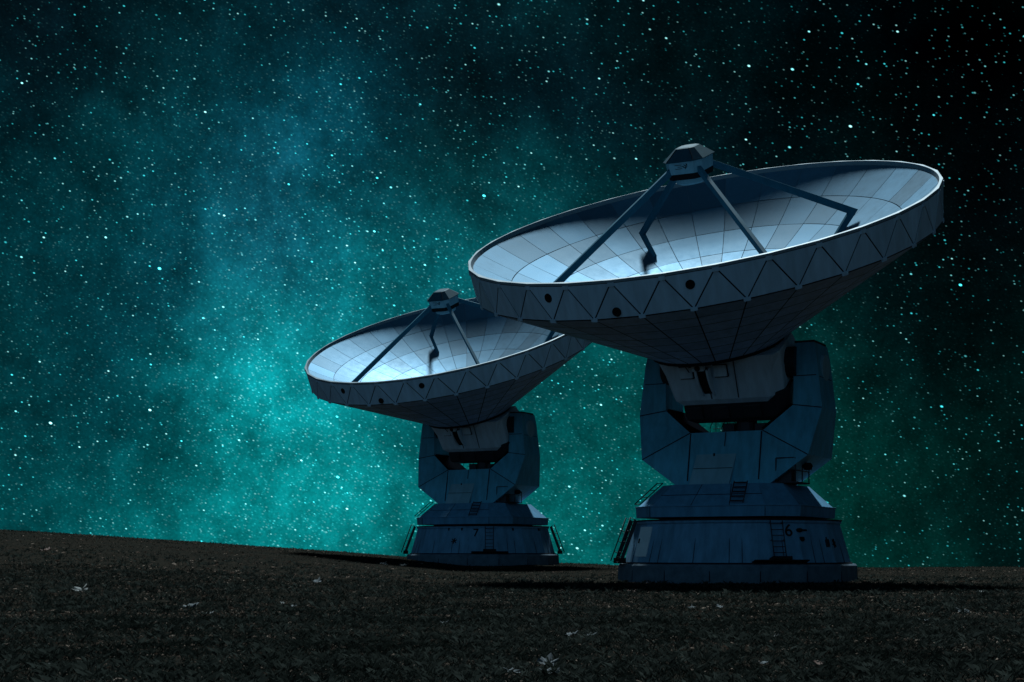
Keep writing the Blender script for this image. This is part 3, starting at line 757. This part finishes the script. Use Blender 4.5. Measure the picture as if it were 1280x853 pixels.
def mt(op, a, b=None, c=None, clamp=False):
    n = N.new('ShaderNodeMath'); n.operation = op; n.use_clamp = clamp
    for i, q in enumerate((a, b, c)):
        if q is None: continue
        if hasattr(q, 'links'): L.new(q, n.inputs[i])
        else: n.inputs[i].default_value = q
    return n.outputs[0]
# warp the direction a little so that the clouds have torn edges
nz = N.new('ShaderNodeTexNoise'); nz.inputs['Scale'].default_value = 9; nz.inputs['Detail'].default_value = 8; nz.inputs['Roughness'].default_value = 0.62
L.new(DIR, nz.inputs['Vector'])
off = vm('SCALE', vm('SUBTRACT', nz.outputs['Color'], (0.5, 0.5, 0.5)).outputs[0], sc=0.15).outputs[0]
WD = vm('ADD', DIR, off).outputs[0]
acc = None
for c, w in zip(C, Wt):
    d = vm('DISTANCE', WD, tuple(c)).outputs['Value']
    g_ = mt('EXPONENT', mt('MULTIPLY', mt('MULTIPLY', d, d), -1/(2*SIG**2)))
    col = vm('SCALE', tuple(w), sc=g_).outputs[0]
    acc = col if acc is None else vm('ADD', acc, col).outputs[0]
for (px, py, sg, cc) in ((345, 515, 34, (0.0, 0.09, 0.09)), (325, 530, 75, (0.0, 0.035, 0.04)), (320, 230, 60, (0.003, 0.035, 0.05)), (300, 340, 70, (0.002, 0.03, 0.04)),
                         (335, 620, 60, (0.0, 0.05, 0.05)), (490, 350, 55, (0.0, 0.04, 0.045)), (240, 300, 80, (0.0, 0.02, 0.028)), (380, 150, 80, (0.0, 0.012, 0.02))):
    d = vm('DISTANCE', WD, tuple(pdir(px, py))).outputs['Value']
    g_ = mt('EXPONENT', mt('MULTIPLY', mt('MULTIPLY', d, d), -1/(2*(sg/F_PX)**2)))
    acc = vm('ADD', acc, vm('SCALE', cc, sc=g_).outputs[0]).outputs[0]
neb = vm('MAXIMUM', acc, (0.0, 0.0, 0.0)).outputs[0]
n2 = N.new('ShaderNodeTexNoise'); n2.inputs['Scale'].default_value = 13; n2.inputs['Detail'].default_value = 9; n2.inputs['Roughness'].default_value = 0.68
mp = N.new('ShaderNodeMapping'); mp.inputs['Rotation'].default_value = (0, R(15), 0); mp.inputs['Scale'].default_value = (1.15, 1, 0.9); L.new(DIR, mp.inputs['Vector']); L.new(mp.outputs[0], n2.inputs['Vector'])
mr = N.new('ShaderNodeMapRange'); mr.inputs['From Min'].default_value = 0.3; mr.inputs['From Max'].default_value = 0.72; mr.inputs['To Min'].default_value = 0.42; mr.inputs['To Max'].default_value = 1.5
L.new(n2.outputs['Fac'], mr.inputs['Value'])
neb = vm('SCALE', neb, sc=mr.outputs[0]).outputs[0]
# fine grain of unresolved stars
wn = N.new('ShaderNodeTexNoise'); wn.inputs['Scale'].default_value = 520; wn.inputs['Detail'].default_value = 2; L.new(DIR, wn.inputs['Vector'])
mr = N.new('ShaderNodeMapRange'); mr.inputs['From Min'].default_value = 0.35; mr.inputs['From Max'].default_value = 0.7; mr.inputs['To Min'].default_value = 0.86; mr.inputs['To Max'].default_value = 1.16
L.new(wn.outputs['Fac'], mr.inputs['Value']); neb = vm('SCALE', neb, sc=mr.outputs[0]).outputs[0]
n4 = N.new('ShaderNodeTexNoise'); n4.inputs['Scale'].default_value = 48; n4.inputs['Detail'].default_value = 6; n4.inputs['Roughness'].default_value = 0.6; L.new(DIR, n4.inputs['Vector'])
mr = N.new('ShaderNodeMapRange'); mr.inputs['From Min'].default_value = 0.32; mr.inputs['From Max'].default_value = 0.68; mr.inputs['To Min'].default_value = 0.72; mr.inputs['To Max'].default_value = 1.26
L.new(n4.outputs['Fac'], mr.inputs['Value']); neb = vm('SCALE', neb, sc=mr.outputs[0]).outputs[0]
neb = vm('MULTIPLY', neb, (1.0, 0.84, 0.92)).outputs[0]
# unseen blue sky glow behind the camera, added as fill for shaded fronts
def dome(dv, sig, col):
    global neb
    d = vm('DISTANCE', DIR, tuple(Vector(dv).normalized())).outputs['Value']
    g_ = mt('POWER', mt('MAXIMUM', mt('MULTIPLY_ADD', mt('MULTIPLY', d, d), -0.5, 1.0), 0.0), sig)
    neb = vm('ADD', neb, vm('SCALE', col, sc=g_).outputs[0]).outputs[0]
dome((-0.5, -1, 0.15), 1.6, (0.060, 0.148, 0.250))
# stars
smap = N.new('ShaderNodeMapping'); smap.inputs['Scale'].default_value = (0.60, 1, 1)
srot = N.new('ShaderNodeMapping'); srot.inputs['Rotation'].default_value = (0, R(-22), 0)
L.new(DIR, srot.inputs['Vector']); L.new(srot.outputs[0], smap.inputs['Vector'])
def stars(scale, rad, gate, gain, pw):
    v = N.new('ShaderNodeTexVoronoi'); v.inputs['Scale'].default_value = scale; v.feature = 'F1'
    L.new(smap.outputs[0], v.inputs['Vector'])
    s = mt('SUBTRACT', 1.0, mt('DIVIDE', v.outputs['Distance'], rad), clamp=True)
    s = mt('POWER', s, 1.3)
    sep = N.new('ShaderNodeSeparateColor'); L.new(v.outputs['Color'], sep.inputs[0])
    m_ = mt('DIVIDE', mt('SUBTRACT', sep.outputs[0], gate), 1-gate, clamp=True)
    s = mt('MULTIPLY', s, mt('MULTIPLY', mt('POWER', m_, pw), gain))
    # tint from cyan to white
    rp = N.new('ShaderNodeValToRGB'); rp.color_ramp.elements[0].color = (0.04, 0.60, 0.66, 1); rp.color_ramp.elements[1].color = (0.40, 0.96, 0.95, 1)
    rp.color_ramp.elements[0].position = 0.45; rp.color_ramp.elements[1].position = 1.0
    L.new(sep.outputs[1], rp.inputs['Fac'])
    return vm('SCALE', rp.outputs[0], sc=s).outputs[0]
st = vm('ADD', stars(64, 0.055, 0.25, 24.0, 2.4), vm('ADD', stars(160, 0.11, 0.2, 8.5, 2.4), stars(360, 0.205, 0.0, 3.0, 1.7)).outputs[0]).outputs[0]
cn = N.new('ShaderNodeTexNoise'); cn.inputs['Scale'].default_value = 22; cn.inputs['Detail'].default_value = 5; L.new(DIR, cn.inputs['Vector'])
mr = N.new('ShaderNodeMapRange'); mr.inputs['From Min'].default_value = 0.34; mr.inputs['From Max'].default_value = 0.66; mr.inputs['To Min'].default_value = 0.3; mr.inputs['To Max'].default_value = 1.5
L.new(cn.outputs['Fac'], mr.inputs['Value']); st = vm('SCALE', st, sc=mr.outputs[0]).outputs[0]
dust = vm('SCALE', stars(620, 0.42, 0.0, 0.55, 1.5), sc=vm('DOT_PRODUCT', neb, (0.0, 3.2, 3.2)).outputs['Value']).outputs[0]
# fewer faint stars towards the dark right-hand sky: stars follow the milky way
lum = vm('DOT_PRODUCT', neb, (0.0, 3.0, 3.0)).outputs['Value']
den = mt('ADD', 0.42, mt('MULTIPLY', lum, 1.0), clamp=True)
st = vm('SCALE', st, sc=den).outputs[0]
tot = vm('ADD', vm('ADD', neb, dust).outputs[0], st).outputs[0]
L.new(tot, bg.inputs['Color']); bg.inputs['Strength'].default_value = 1.0

# ---------------------------------------------------------------- moonlight, behind the dishes
sun = bpy.data.lights.new('moonlight', 'SUN'); sun.energy = 4.8; sun.angle = R(7.0); sun.color = (0.72, 0.92, 1.0)
so = bpy.data.objects.new('moonlight', sun); COL.objects.link(so)
SUN_EL, SUN_AZ = R(57.6), R(1)        # azimuth from straight ahead, + = right
dv = Vector((math.sin(SUN_AZ)*math.cos(SUN_EL), math.cos(SUN_AZ)*math.cos(SUN_EL), math.sin(SUN_EL)))
so.rotation_euler = dv.to_track_quat('Z', 'Y').to_euler()

# ---------------------------------------------------------------- camera
cam = bpy.data.cameras.new('camera'); co = bpy.data.objects.new('camera', cam); COL.objects.link(co)
co.location = (0, 0, EYE); co.rotation_euler = (R(90), 0, 0)
cam.sensor_width = 36; cam.lens = F_PX/W_PX*36; cam.shift_y = (H_PX-HT_PX/2)/W_PX
cam.clip_start = 0.1; cam.clip_end = 8000
S.camera = co
S.view_settings.view_transform = 'Standard'; S.view_settings.look = 'None'; S.view_settings.exposure = 0; S.view_settings.gamma = 1
S.cycles.use_denoising = True
S.cycles.sample_clamp_indirect = 1.0
S.cycles.max_bounces = 5
S.world.cycles.sampling_method = 'MANUAL'; S.world.cycles.sample_map_resolution = 512
